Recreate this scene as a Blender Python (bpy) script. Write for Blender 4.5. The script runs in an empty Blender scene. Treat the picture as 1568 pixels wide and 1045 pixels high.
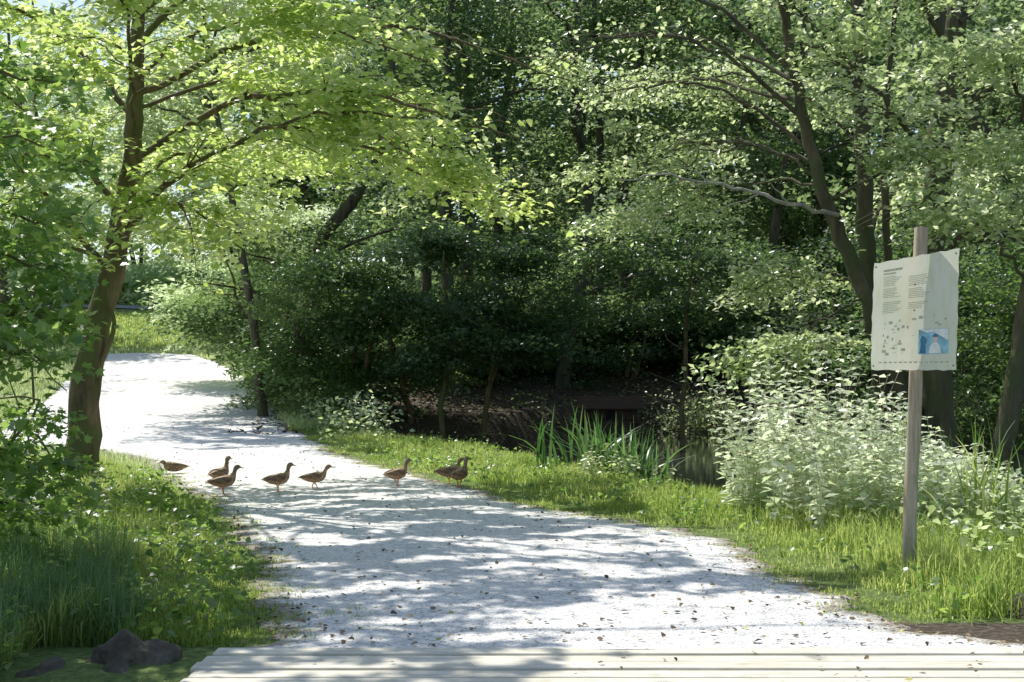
import bpy, math, numpy as np
from mathutils import Vector, Matrix
rng=np.random.default_rng(7)
D=bpy.data
scene=bpy.context.scene
S=np.array([-.35,.55,.835]); S/=np.linalg.norm(S)

# ------------------------------------------------------------ helpers
def link(o,parent=None):
    scene.collection.objects.link(o)
    if parent is not None: o.parent=parent
    return o
def empty(name,loc=(0,0,0)):
    e=D.objects.new(name,None); e.location=loc; e.empty_display_size=.2
    return link(e)
def mesh_np(name,V,F,mat,var=None,smooth=False,parent=None,extra=None):
    me=D.meshes.new(name)
    V=np.asarray(V,dtype=np.float32); F=np.asarray(F,dtype=np.int32)
    k=F.shape[1]
    me.vertices.add(len(V)); me.vertices.foreach_set('co',V.ravel())
    me.loops.add(F.size); me.loops.foreach_set('vertex_index',F.ravel())
    me.polygons.add(len(F)); me.polygons.foreach_set('loop_start',np.arange(0,F.size,k,dtype=np.int32))
    me.update(calc_edges=True)
    if smooth: me.polygons.foreach_set('use_smooth',np.ones(len(F),dtype=bool))
    if var is not None:
        a=me.attributes.new('var','FLOAT','POINT'); a.data.foreach_set('value',np.asarray(var,dtype=np.float32))
    if extra:
        for kx,vx in extra.items():
            a=me.attributes.new(kx,'FLOAT','POINT'); a.data.foreach_set('value',np.asarray(vx,dtype=np.float32))
    for m in (mat if isinstance(mat,list) else [mat]): me.materials.append(m)
    return link(D.objects.new(name,me),parent)
def mesh_py(name,V,F,mats,idx=None,smooth=False,parent=None):
    me=D.meshes.new(name); me.from_pydata([tuple(v) for v in V],[],F)
    for m in (mats if isinstance(mats,list) else [mats]): me.materials.append(m)
    if idx is not None: me.polygons.foreach_set('material_index',idx)
    if smooth: me.polygons.foreach_set('use_smooth',[True]*len(F))
    me.update()
    return link(D.objects.new(name,me),parent)
def sstep(a,b,x):
    t=np.clip((x-a)/(b-a),0,1); return t*t*(3-2*t)

# ------------------------------------------------------------ materials
class NT:
    def __init__(s,name):
        s.m=D.materials.new(name); s.m.use_nodes=True; s.t=s.m.node_tree; s.t.nodes.clear()
        s.out=s.n('ShaderNodeOutputMaterial')
    def n(s,t,**k):
        x=s.t.nodes.new(t)
        for a,b in k.items():
            if a in x.inputs: x.inputs[a].default_value=b
            else: setattr(x,a,b)
        return x
    def l(s,a,b): s.t.links.new(a,b)
    def ramp(s,fac,stops):
        r=s.n('ShaderNodeValToRGB'); e=r.color_ramp.elements
        while len(e)<len(stops): e.new(.5)
        for q,(p,c) in zip(e,stops): q.position=p; q.color=(*c,1)
        s.l(fac,r.inputs[0]); return r.outputs[0]
    def noise(s,scale,detail=4,coord='Object',rough=.6,scl=None):
        tc=s.n('ShaderNodeTexCoord'); nz=s.n('ShaderNodeTexNoise'); nz.inputs['Scale'].default_value=scale
        nz.inputs['Detail'].default_value=detail; nz.inputs['Roughness'].default_value=rough
        src=tc.outputs[coord]
        if scl:
            mp=s.n('ShaderNodeMapping'); mp.inputs['Scale'].default_value=scl; s.l(src,mp.inputs[0]); src=mp.outputs[0]
        s.l(src,nz.inputs['Vector']); return nz.outputs[0]
    def bump(s,h,strength,dist):
        b=s.n('ShaderNodeBump'); b.inputs['Strength'].default_value=strength; b.inputs['Distance'].default_value=dist
        s.l(h,b.inputs['Height']); return b.outputs[0]
    def math(s,op,a,b):
        m=s.n('ShaderNodeMath'); m.operation=op
        for i,v in enumerate((a,b)):
            if isinstance(v,(int,float)): m.inputs[i].default_value=v
            else: s.l(v,m.inputs[i])
        return m.outputs[0]
    def mix(s,f,a,b,bt='MIX'):
        m=s.n('ShaderNodeMixRGB'); m.blend_type=bt
        for i,v in enumerate((f,a,b)):
            if isinstance(v,(int,float)): m.inputs[i].default_value=v
            elif isinstance(v,tuple): m.inputs[i].default_value=(*v,1)
            else: s.l(v,m.inputs[i])
        return m.outputs[0]

def leaf_mat(name,dark,light,tdark,tlight,tf=.45,rough=.42,spec=.5,simple=False,pale=None,tpale=None):
    t=NT(name)
    a=t.n('ShaderNodeAttribute'); a.attribute_name='var'
    s1=[(0,dark),(.64 if pale else 1,light)]+([(1,pale)] if pale else [])  # pale stop: white sun glints put into the leaf colour
    s2=[(0,tdark),(.64 if pale else 1,tlight)]+([(1,tpale)] if pale else [])
    c=t.ramp(a.outputs['Fac'],s1); tc=t.ramp(a.outputs['Fac'],s2)
    tr=t.n('ShaderNodeBsdfTranslucent'); t.l(tc,tr.inputs[0])
    m=t.n('ShaderNodeMixShader'); m.inputs[0].default_value=tf
    if simple: p=t.n('ShaderNodeBsdfDiffuse'); t.l(c,p.inputs[0])
    else:
        p=t.n('ShaderNodeBsdfPrincipled'); t.l(c,p.inputs['Base Color']); p.inputs['Roughness'].default_value=rough
        p.inputs['Specular IOR Level'].default_value=spec
    t.l(p.outputs[0],m.inputs[1]); t.l(tr.outputs[0],m.inputs[2]); t.l(m.outputs[0],t.out.inputs[0])
    return t.m
M_leafA=leaf_mat('maple_leaf',(.09,.16,.035),(.28,.38,.11),(.38,.58,.09),(.86,.97,.32),.62,.30,1.,pale=(.62,.68,.45),tpale=(1,1,.72))
M_leafB=leaf_mat('alder_leaf',(.07,.125,.045),(.30,.38,.18),(.30,.46,.12),(.82,.92,.45),.57,.28,1.,pale=(.76,.80,.62),tpale=(1,1,.82))
M_leafY=leaf_mat('young_maple_leaf',(.04,.10,.025),(.15,.25,.07),(.17,.36,.05),(.6,.80,.18),.52,.34,.7)
M_leafD=leaf_mat('shade_leaf',(.035,.08,.028),(.14,.21,.075),(.11,.24,.045),(.40,.58,.16),.44,.36,.6)  # darker leaf tone, shade put into the colour
M_leafC=leaf_mat('shaded_hazel_leaf',(.025,.06,.022),(.09,.15,.06),(.07,.15,.035),(.27,.42,.13),.42,.36,.6,pale=(.22,.3,.17),tpale=(.5,.65,.28))  # darkened leaf tone: understory shade painted into the colour
M_leafF=leaf_mat('forest_leaf',(.03,.07,.035),(.16,.23,.11),(.10,.2,.05),(.46,.60,.24),.46,simple=True,pale=(.48,.54,.4),tpale=(.85,.92,.62))
M_leafL=leaf_mat('sunlit_distant_leaf',(.32,.44,.18),(.72,.78,.56),(.62,.78,.34),(.96,1,.74),.58,simple=True)  # lit version of the far leaves, sunlight put into the colour
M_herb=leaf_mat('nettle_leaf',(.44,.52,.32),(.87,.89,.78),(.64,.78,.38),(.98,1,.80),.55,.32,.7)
M_grass=leaf_mat('grass_blade',(.08,.145,.03),(.32,.38,.12),(.34,.53,.07),(.90,.97,.36),.53,simple=True)
M_grassL=leaf_mat('sunlit_grass_blade',(.3,.4,.14),(.6,.66,.34),(.6,.75,.25),(.97,1,.6),.5,simple=True)  # paler copy of the grass blade, full sun painted into its colour
M_reed=leaf_mat('reed_blade',(.05,.12,.04),(.16,.24,.10),(.1,.28,.05),(.34,.52,.16),.37,.35,.5)

def bark_mat(name,c1,c2,c3):
    t=NT(name)
    n1=t.noise(6,6,scl=(1,1,.25)); n2=t.noise(1.7,3); n3=t.noise(30,4,scl=(1,1,.3))
    c=t.ramp(n1,[(.3,c1),(.7,c2)]); c=t.mix(t.ramp(n2,[(.45,(0,0,0)),(.62,(1,1,1))]),c,c3)
    p=t.n('ShaderNodeBsdfPrincipled'); t.l(c,p.inputs['Base Color']); p.inputs['Roughness'].default_value=.9
    h=t.math('ADD',n1,n3); t.l(t.bump(h,.9,.04),p.inputs['Normal']); t.l(p.outputs[0],t.out.inputs[0]); return t.m
M_bark=bark_mat('tree_bark',(.04,.027,.014),(.30,.22,.12),(.14,.15,.045))
M_bark2=bark_mat('grey_bark',(.03,.026,.016),(.19,.16,.10),(.10,.11,.05))
M_branch=bark_mat('pale_branch',(.25,.23,.2),(.6,.54,.48),(.4,.4,.3))

t=NT('pale_gravel')
tc=t.n('ShaderNodeTexCoord')
v=t.n('ShaderNodeTexVoronoi'); v.inputs['Scale'].default_value=55; t.l(tc.outputs['Object'],v.inputs['Vector'])
v2=t.n('ShaderNodeTexVoronoi'); v2.inputs['Scale'].default_value=21; t.l(tc.outputs['Object'],v2.inputs['Vector'])
big=t.noise(.6,5); mid=t.noise(5,4); edge=t.n('ShaderNodeAttribute'); edge.attribute_name='edge'
sep=t.n('ShaderNodeSeparateColor'); t.l(v.outputs['Color'],sep.inputs[0])
c=t.ramp(sep.outputs[0],[(0,(.42,.405,.38)),(.3,(.80,.78,.74)),(1,(.96,.94,.90))])
c=t.mix(t.ramp(big,[(.45,(0,0,0)),(.7,(.4,.4,.4))]),c,(.66,.63,.57))
c=t.mix(t.ramp(mid,[(.56,(0,0,0)),(.74,(.5,.5,.5))]),c,(.45,.40,.32))
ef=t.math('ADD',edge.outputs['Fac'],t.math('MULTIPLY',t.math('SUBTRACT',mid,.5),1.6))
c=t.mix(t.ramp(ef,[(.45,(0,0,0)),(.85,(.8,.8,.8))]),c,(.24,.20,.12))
p=t.n('ShaderNodeBsdfPrincipled'); t.l(c,p.inputs['Base Color']); p.inputs['Roughness'].default_value=.9
h=t.math('ADD',v.outputs['Distance'],v2.outputs['Distance']); h=t.math('ADD',h,mid)
t.l(t.bump(h,.6,.02),p.inputs['Normal']); t.l(p.outputs[0],t.out.inputs[0]); M_gravel=t.m
t=NT('meadow_and_litter')
a=t.n('ShaderNodeAttribute'); a.attribute_name='litter'
n1=t.noise(.8,6); n2=t.noise(18,5)
g=t.ramp(n2,[(.25,(.06,.095,.02)),(.5,(.14,.2,.045)),(.8,(.26,.34,.10))])
lt=t.ramp(n2,[(.3,(.025,.018,.011)),(.5,(.08,.058,.036)),(.75,(.22,.165,.11))])
f=t.math('ADD',a.outputs['Fac'],t.math('MULTIPLY',t.math('SUBTRACT',n1,.5),.7))
c=t.mix(t.ramp(f,[(.4,(0,0,0)),(.6,(1,1,1))]),g,lt)
p=t.n('ShaderNodeBsdfPrincipled'); t.l(c,p.inputs['Base Color']); p.inputs['Roughness'].default_value=.95
t.l(t.bump(n2,.9,.06),p.inputs['Normal']); t.l(p.outputs[0],t.out.inputs[0]); M_ground=t.m
t=NT('pond_water')
p=t.n('ShaderNodeBsdfPrincipled'); p.inputs['Base Color'].default_value=(.03,.038,.028,1); p.inputs['Roughness'].default_value=.03
t.l(t.bump(t.noise(2.5,3,scl=(1,2.5,1)),.06,.02),p.inputs['Normal']); t.l(p.outputs[0],t.out.inputs[0]); M_water=t.m
def wood(name,c1,c2,scl,sc=6,c3=(.22,.22,.17)):
    t=NT(name); n1=t.noise(sc,6,scl=scl); n2=t.noise(1.5,3); n3=t.noise(9,4)
    c=t.ramp(n1,[(.3,c1),(.7,c2)]); c=t.mix(t.ramp(n2,[(.4,(0,0,0)),(.7,(.35,.35,.35))]),c,c3)
    c=t.mix(t.ramp(n3,[(.55,(0,0,0)),(.75,(.6,.6,.6))]),c,c3)
    p=t.n('ShaderNodeBsdfPrincipled'); t.l(c,p.inputs['Base Color']); p.inputs['Roughness'].default_value=.8
    t.l(t.bump(n1,.6,.01),p.inputs['Normal']); t.l(p.outputs[0],t.out.inputs[0]); return t.m
M_plank=wood('weathered_plank',(.55,.50,.39),(.92,.87,.74),(.3,6,6),c3=(.46,.43,.30))
M_post=wood('weathered_post',(.32,.25,.16),(.74,.62,.45),(6,6,.5),c3=(.34,.30,.20))
M_hut=wood('dark_stained_wood',(.03,.018,.013),(.11,.06,.042),(.5,6,6),c3=(.04,.035,.025))
def plain(name,c,r=.6,var=0.,scale=20):
    t=NT(name); n=t.noise(scale,4)
    lo=tuple(x*(1-var) for x in c); hi=tuple(min(1,x*(1+var)) for x in c)
    col=t.ramp(n,[(.3,lo),(.7,hi)])
    p=t.n('ShaderNodeBsdfPrincipled'); t.l(col,p.inputs['Base Color']); p.inputs['Roughness'].default_value=r
    t.l(p.outputs[0],t.out.inputs[0]); return t.m
t=NT('faded_board')
n1=t.noise(3,6); n2=t.noise(26,5); n3=t.noise(7,6,scl=(3,3,.6))
c=t.ramp(n1,[(.3,(.95,.93,.72)),(.7,(.99,.98,.86))])
c=t.mix(t.ramp(n3,[(.5,(0,0,0)),(.75,(.7,.7,.7))]),c,(.78,.77,.48))
c=t.mix(t.ramp(n2,[(.62,(0,0,0)),(.75,(.4,.4,.4))]),c,(.52,.5,.32))
p=t.n('ShaderNodeBsdfPrincipled'); t.l(c,p.inputs['Base Color']); p.inputs['Roughness'].default_value=.5
tr=t.n('ShaderNodeBsdfTranslucent'); t.l(c,tr.inputs[0]); m=t.n('ShaderNodeMixShader'); m.inputs[0].default_value=.5
t.l(p.outputs[0],m.inputs[1]); t.l(tr.outputs[0],m.inputs[2]); t.l(m.outputs[0],t.out.inputs[0]); M_board=t.m
M_edge=plain('board_edge',(.3,.28,.2),.6,.2)
M_text=plain('faded_print',(.56,.58,.42),.6,.25,60)
M_blue=plain('faded_blue_print',(.30,.58,.68),.5,.35,14)
M_blue2=plain('dark_blue_print',(.06,.2,.3),.5,.3,30)
M_skin=plain('faded_skin_print',(.75,.62,.5),.5,.1,30)
M_pale=plain('pale_print',(.85,.88,.8),.5,.15,30)
t=NT('mossy_rock'); n1=t.noise(5,8,rough=.7); n2=t.noise(22,6)
c=t.ramp(n1,[(.3,(.035,.03,.022)),(.55,(.15,.13,.095)),(.75,(.3,.27,.21))])
p=t.n('ShaderNodeBsdfPrincipled'); t.l(c,p.inputs['Base Color']); p.inputs['Roughness'].default_value=.95
t.l(t.bump(t.math('ADD',n1,n2),1,.05),p.inputs['Normal']); t.l(p.outputs[0],t.out.inputs[0]); M_rock=t.m
t=NT('fallen_leaf'); a=t.n('ShaderNodeAttribute'); a.attribute_name='var'
c=t.ramp(a.outputs['Fac'],[(0,(.05,.03,.018)),(.5,(.18,.11,.05)),(.9,(.34,.24,.12)),(1,(.5,.5,.12))])
p=t.n('ShaderNodeBsdfPrincipled'); t.l(c,p.inputs['Base Color']); p.inputs['Roughness'].default_value=.7; t.l(p.outputs[0],t.out.inputs[0]); M_litleaf=t.m

# ------------------------------------------------------------ terrain
POND=np.array([(-3.2,31),(-1.4,28),(.2,25.2),(1.5,21.8),(2.5,18.6),(4.1,17.6),(8.5,17.0),(13,15.5),(20,15),(27,22),(22,36),(9,39),(2.5,37.5),(-.6,33.4)])
WZ=-.16
def poly_sd(x,y,P):
    x=np.asarray(x,float); y=np.asarray(y,float)
    ins=np.zeros(x.shape,bool); dm=np.full(x.shape,1e9)
    for i in range(len(P)):
        x1,y1=P[i]; x2,y2=P[(i+1)%len(P)]
        c=((y1>y)!=(y2>y))&(x<(x2-x1)*(y-y1)/((y2-y1) if y2!=y1 else 1e-9)+x1); ins^=c
        dx,dy=x2-x1,y2-y1; tt=np.clip(((x-x1)*dx+(y-y1)*dy)/(dx*dx+dy*dy),0,1)
        dm=np.minimum(dm,np.hypot(x-x1-tt*dx,y-y1-tt*dy))
    return np.where(ins,-dm,dm)
def H(x,y):
    x=np.asarray(x,float); y=np.asarray(y,float)
    b=np.where(y<16,0,np.where(y<60,.0012*(y-16)**2,2.323+.12*(np.minimum(y,140)-60)))
    b=b+sstep(-7,2,x)*np.clip(y-38,0,60)*.14
    b=b+.03*np.sin(x*1.3+y*.7)*np.cos(y*.9-x*.4)*sstep(1.5,6,np.abs(x-.3))
    sd=poly_sd(x,y,POND)
    k=sstep(.8,-.8,sd)
    b=b*(1-k)+(-.9)*k
    b=b-.5*sstep(7.6,6.6,y)*sstep(-30,0,y)
    return b
def Hs(x,y): return float(H(np.array([x]),np.array([y]))[0])
_ly=[0,8.0,8.1,10.25,12.9,16.6,19.8,21.5,23.5,25,26.5,29,34,40,46,52,58]
_lx=[-1.45,-1.45,-1.47,-1.8,-2.45,-3.55,-4.9,-5.4,-6.2,-7.6,-10.5,-11.5,-12,-13,-14.5,-15.5,-17]
_ry=[0,8.0,8.5,9.17,11.24,13.0,13.94,15.5,17.4,21.2,23.8,31.5,42,52.5,56.7,58]
_rx=[3.3,3.1,2.6,2.28,2.12,1.95,1.72,.6,-.19,-1.6,-2.78,-4.98,-7.2,-10.5,-12.6,-13]
def wob(y,s): return .07*np.sin(y*2.3+s)+.06*np.sin(y*7.7+2*s)+.045*np.sin(y*17+s)+.03*np.sin(y*41+s)
def XL(y): return np.interp(y,_ly,_lx)+wob(y,0)
def XR(y): return np.interp(y,_ry,_rx)+wob(y,4)

gx=np.concatenate([np.linspace(-160,-22,24)[:-1],np.linspace(-22,-9,40)[:-1],np.linspace(-9,9,130)[:-1],np.linspace(9,30,50)[:-1],np.linspace(30,160,22)])
gy=np.concatenate([np.linspace(-30,5,12)[:-1],np.linspace(5,45,230)[:-1],np.linspace(45,100,70)[:-1],np.linspace(100,320,24)])
GX,GY=np.meshgrid(gx,gy); GZ=H(GX,GY)
nx,ny=len(gx),len(gy)
ii=(np.arange(ny-1)[:,None]*nx+np.arange(nx-1)[None,:]).ravel()
F=np.stack([ii,ii+1,ii+nx+1,ii+nx],1)
lit=np.maximum(sstep(.4,-.3,poly_sd(GX,GY,POND)), sstep(-5.5,-3,GX+(GY-30)*.25)*sstep(27.5,30,GY))
lit=np.maximum(lit,.9*sstep(12,16,GX))
lit=lit*(1-.85*sstep(44,50,GY))
lit=np.maximum(lit,.8*sstep(7.8,7,GY))
lit=np.maximum(lit,.85*sstep(9.1,8.7,GY)*sstep(1.5,2.2,GX))
mesh_np('ground',np.stack([GX.ravel(),GY.ravel(),GZ.ravel()],1),F,M_ground,smooth=True,extra={'litter':lit.ravel()})
py=np.concatenate([np.linspace(7.86,30,380)[:-1],np.linspace(30,57.5,140)]); u=np.linspace(0,1,60)
PX=XL(py)[:,None]*(1-u)+XR(py)[:,None]*u; PY=np.repeat(py[:,None],60,1)
PZ=H(PX,PY)+.012+.02*np.sin(np.pi*u)[None,:]+.006*np.sin(PX*5+PY*3)
PZ[:,0]-=.03; PZ[:,-1]-=.03
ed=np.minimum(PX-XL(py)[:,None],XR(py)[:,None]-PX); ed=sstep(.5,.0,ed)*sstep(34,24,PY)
ii=(np.arange(len(py)-1)[:,None]*60+np.arange(59)[None,:]).ravel()
mesh_np('gravel_path',np.stack([PX.ravel(),PY.ravel(),PZ.ravel()],1),np.stack([ii,ii+1,ii+61,ii+60],1),M_gravel,smooth=True,extra={'edge':ed.ravel()})
V=[];Fq=[]
for i,x in enumerate(np.linspace(-40,-16,20)):
    y0=79-.25*(x+16)
    for dy in (0,2.2): V.append((x,y0+dy,Hs(x,y0+dy)+.05))
    if i: Fq.append((2*i-2,2*i,2*i+1,2*i-1))
mesh_py('far_lane',V,Fq,plain('lane_asphalt',(.26,.27,.29),.9,.1))
mesh_py('pond_water',[(-5,13,WZ),(30,13,WZ),(30,41,WZ),(-5,41,WZ)],[(0,1,2,3)],M_water)

# ------------------------------------------------------------ footbridge deck
root=empty('wooden_footbridge')
V=[];Fq=[]
def box(V,Fq,x0,x1,y0,y1,z0,z1,sk=0):
    b=len(V)
    for z in (z0,z1):
        for x,y in ((x0,y0),(x1,y0+sk),(x1,y1+sk),(x0,y1)): V.append((x,y,z))
    for f in ((0,3,2,1),(4,5,6,7),(0,1,5,4),(1,2,6,5),(2,3,7,6),(3,0,4,7)): Fq.append(tuple(b+i for i in f))
y=7.93; k=0
while y>4.0:
    w=.16; a=rng.uniform(-.03,.03); dz=rng.uniform(-.006,.006)
    box(V,Fq,-1.64+a,3.75+a,y-w,y,-.03+dz,.03+dz,rng.uniform(-.006,.006)); y-=w+.026; k+=1
mesh_py('planks',V,Fq,M_plank,parent=root)
m=root.children[0].modifiers.new('b','BEVEL'); m.width=.010; m.segments=2
V=[];Fq=[]
for x in (-1.5,.9,3.4): box(V,Fq,x-.09,x+.09,4.0,7.85,-.27,-.04)
mesh_py('beams',V,Fq,M_post,parent=root)

# ------------------------------------------------------------ duck house on the far side of the pond
root=empty('wooden_duck_house'); hx_,hy_=2.35,34.2; dzh=-.12
V=[];Fq=[]
for i in range(9): box(V,Fq,hx_-.62+i*.138,hx_-.62+i*.138+.13,hy_-.35,hy_-.325,.42+dzh,.72+dzh)
for i in range(9): box(V,Fq,hx_-.62+i*.138,hx_-.62+i*.138+.13,hy_+.325,hy_+.35,.42+dzh,.72+dzh)
box(V,Fq,hx_-.63,hx_-.60,hy_-.32,hy_+.32,.42+dzh,.72+dzh); box(V,Fq,hx_+.60,hx_+.63,hy_-.32,hy_+.32,.42+dzh,.72+dzh)
box(V,Fq,hx_-.8,hx_+.8,hy_-.55,hy_+.45,.36+dzh,.415+dzh)
mesh_py('walls_and_floor',V,Fq,M_hut,parent=root)
V=[];Fq=[]
for sx,sy in ((-.6,-.4),(.6,-.4),(-.6,.35),(.6,.35)): box(V,Fq,hx_+sx-.04,hx_+sx+.04,hy_+sy-.04,hy_+sy+.04,-.9,.355+dzh)
mesh_py('stilts',V,Fq,M_hut,parent=root)
V=[(hx_-.78,hy_-.5,.70+dzh),(hx_+.78,hy_-.5,.70+dzh),(hx_+.78,hy_,.98+dzh),(hx_-.78,hy_,.98+dzh),(hx_+.78,hy_+.5,.70+dzh),(hx_-.78,hy_+.5,.70+dzh)]
o=mesh_py('roof',V,[(0,1,2,3),(3,2,4,5)],M_hut,parent=root); m=o.modifiers.new('s','SOLIDIFY'); m.thickness=.035
V=[(hx_-.61,hy_-.32,.72+dzh),(hx_-.61,hy_+.32,.72+dzh),(hx_-.61,hy_,.93+dzh),(hx_+.61,hy_-.32,.72+dzh),(hx_+.61,hy_+.32,.72+dzh),(hx_+.61,hy_,.93+dzh)]
mesh_py('gables',V,[(0,2,1),(3,4,5)],M_hut,parent=root)
V=[(hx_-.12,hy_-.353,.43+dzh),(hx_+.12,hy_-.353,.43+dzh),(hx_+.12,hy_-.353,.62+dzh),(hx_,hy_-.353,.67+dzh),(hx_-.12,hy_-.353,.62+dzh)]
mesh_py('doorway_shade',V,[(0,1,2,3,4)],plain('doorway_shade_paint',(.008,.007,.006),.9),parent=root)  # flat dark sheet over the closed wall, standing in for interior shade

def rock(loc,s,seed):
    import bmesh
    from mathutils import noise
    bm=bmesh.new(); bmesh.ops.create_icosphere(bm,subdivisions=4,radius=1)
    for v in bm.verts:
        n=noise.noise(v.co*1.2+Vector((seed,0,0)))*.5+noise.noise(v.co*3+Vector((seed,5,0)))*.2+noise.noise(v.co*9)*.05
        v.co*= (1+n); v.co.x*=s[0]; v.co.y*=s[1]; v.co.z*=s[2]
    me=D.meshes.new('rock'); bm.to_mesh(me); bm.free(); me.materials.append(M_rock)
    for p_ in me.polygons: p_.use_smooth=True
    o=D.objects.new('rock',me); o.location=loc; link(o)
rock((-2.08,7.72,-.05),(.25,.2,.19),1); rock((-2.5,7.6,-.14),(.2,.2,.16),3)
rock((3.35,9.15,.0),(.18,.18,.12),9)

# ------------------------------------------------------------ foliage machinery
def lit_zone(g):
    x,y=g[:,0],g[:,1]
    A=(y<9.2+.5*np.sin(x*1.7))&(x>.2)&(x<9)
    A|=(y<10.1+.4*np.sin(x*3))&(x>1.0)&(x<9)
    B=(y>21.5)&(y<54)&(x<-6.6-(y-21)*.13)
    C=(x>1.4)&(x<5.8)&(y>11.0)&(y<17.5)
    E=(y>18)&(y<23)&(x>-7.5)&(x<-5.2)
    G=(x>3.2)&(x<6.4)&(y>34.5)&(y<38.5)
    return A|B|C|E|G
def sun_fleck(g):  # made-up sun fleck pattern; crowns are thinned to let it through
    x,y=g[:,0],g[:,1]
    n=np.sin(2.1*x+1.3*np.sin(1.7*y))+np.sin(4.6*y+1.1*x+np.sin(2.9*x))+.8*np.sin(9.1*y-3.3*x)+.7*np.sin(5.9*x+4.3*y)+.4*np.sin(13*x-7*y)
    return (n>.45+.5*np.sin(y*.7+1))&(y>6)&(y<36)&(x>-11)&(x<6)
def leafprune(P,z0=.1):
    g=P-S[None,:]*((P[:,2]-z0)/S[2])[:,None]
    r=rng.random(len(P))
    kill=(sun_fleck(g)&(r<.98))|(lit_zone(g)&(r<.975))
    return ~(kill&(P[:,2]>2.0))
def prune(C,z0=.4,keep=.06):
    g=C-S[None,:]*((C[:,2]-z0)/S[2])[:,None]
    return ~(lit_zone(g)&(C[:,2]>1.5)&(rng.random(len(C))>keep))
T_simple=(np.array([(0,0,0),(-.34,.42,.07),(0,1,-.08),(.34,.42,.07)]),np.array([(0,2,1),(0,3,2)]))
T_mid=(np.array([(0,.4,0),(0,0,0),(.42,.22,.05),(.3,.5,.04),(.22,.72,.02),(0,1,-.1),(-.22,.72,.02),(-.3,.5,.04),(-.42,.22,.05)]),
       np.array([(0,i,i+1 if i<8 else 1) for i in range(1,9)]))
_o=[(0,0),(.2,.05),(.5,.12),(.36,.3),(.6,.62),(.24,.58),(0,1),(-.24,.58),(-.6,.62),(-.36,.3),(-.5,.12),(-.2,.05)]
T_maple=(np.array([(0,.35,0)]+[(a,b,.06*abs(a)*2-.08*(b>.9)) for a,b in _o]),np.array([(0,i,i+1 if i<12 else 1) for i in range(1,13)]))
def leaf_mesh(name,P,Nn,Dd,size,var,mat,tmpl,parent):
    tv,tf=tmpl; n=len(P)
    Dd=Dd-Nn*np.sum(Dd*Nn,1,keepdims=True); Dd/=np.linalg.norm(Dd,axis=1,keepdims=True)+1e-9
    X=np.cross(Dd,Nn)
    V=P[:,None,:]+size[:,None,None]*(tv[None,:,0,None]*X[:,None,:]+tv[None,:,1,None]*Dd[:,None,:]+tv[None,:,2,None]*Nn[:,None,:])
    F=(tf[None]+(np.arange(n)*len(tv))[:,None,None]).reshape(-1,3)
    return mesh_np(name,V.reshape(-1,3),F,mat,var=np.repeat(var,len(tv)),parent=parent)
def sprays(name,C,R,n,ls,mat,tmpl=T_simple,parent=None,O=None,tilt=.45,thick=.12,droop=.25,vs=None,elong=1.3,lp=False):
    C=np.asarray(C,float); N=len(C)
    if np.isscalar(R): R=np.full(N,float(R))*rng.uniform(.7,1.3,N)
    if O is None:
        a=rng.uniform(0,2*np.pi,N); O=np.stack([np.cos(a),np.sin(a),np.zeros(N)],1)
    if vs is None: vs=rng.uniform(0,1,N)
    idx=np.repeat(np.arange(N),n); M=len(idx)
    a=rng.uniform(0,2*np.pi,M); r=np.sqrt(rng.random(M))
    o=O[idx]; side=np.stack([-o[:,1],o[:,0],np.zeros(M)],1)
    lx=r*np.cos(a)*elong; ly=r*np.sin(a)
    P=C[idx]+R[idx][:,None]*(o*lx[:,None]+side*ly[:,None])
    P[:,2]+=R[idx]*(-droop*(r**2)+rng.normal(0,thick,M))
    Nn=rng.normal(0,tilt,(M,3))+np.array([0,0,1.]); Nn/=np.linalg.norm(Nn,axis=1,keepdims=True)
    Dd=o*.7+side*ly[:,None]*.8+rng.normal(0,.6,(M,3)); Dd[:,2]-=.25
    size=ls*rng.uniform(.55,1.25,M)
    var=np.clip(vs[idx]*.55+rng.random(M)*.45,0,1)
    if lp:
        m=leafprune(P); P,Nn,Dd,size,var=P[m],Nn[m],Dd[m],size[m],var[m]
    return leaf_mesh(name,P,Nn,Dd,size,var,mat,tmpl,parent)

def smooth_pts(P,n=5,jit=0.):
    P=np.asarray(P,float); out=[]
    Q=np.vstack([2*P[0]-P[1],P,2*P[-1]-P[-2]])
    for i in range(1,len(Q)-2):
        for t_ in np.linspace(0,1,n,endpoint=False):
            p0,p1,p2,p3=Q[i-1:i+3]
            out.append(.5*((2*p1)+(-p0+p2)*t_+(2*p0-5*p1+4*p2-p3)*t_**2+(-p0+3*p1-3*p2+p3)*t_**3))
    out.append(P[-1]); out=np.array(out)
    if jit: out[1:-1]+=rng.normal(0,jit,(len(out)-2,3))
    return out
class Wood:
    def __init__(s): s.V=[];s.F=[]
    def tube(s,P,r0,r1,seg=8,flare=0):
        P=np.asarray(P); n=len(P); b=len(s.V)
        T=np.gradient(P,axis=0); T/=np.linalg.norm(T,axis=1,keepdims=True)+1e-9
        for i in range(n):
            f=i/(n-1); r=r0+(r1-r0)*f
            if flare and f<.12: r*=1+flare*(1-f/.12)**2
            u_=np.cross(T[i],(0.13,1,.05)); u_/=np.linalg.norm(u_)+1e-9; w=np.cross(T[i],u_)
            for k in range(seg):
                a=2*math.pi*k/seg; rr=r*(1+.10*math.sin(3*a+i*.7)+.05*math.sin(5*a-i))
                s.V.append(P[i]+rr*(math.cos(a)*u_+math.sin(a)*w))
        for i in range(n-1):
            for k in range(seg):
                a=b+i*seg+k; c=b+i*seg+(k+1)%seg
                s.F.append((a,c,c+seg,a+seg))
    def done(s,name,mat,parent): return mesh_np(name,np.array(s.V),np.array(s.F),mat,smooth=True,parent=parent)
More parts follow.
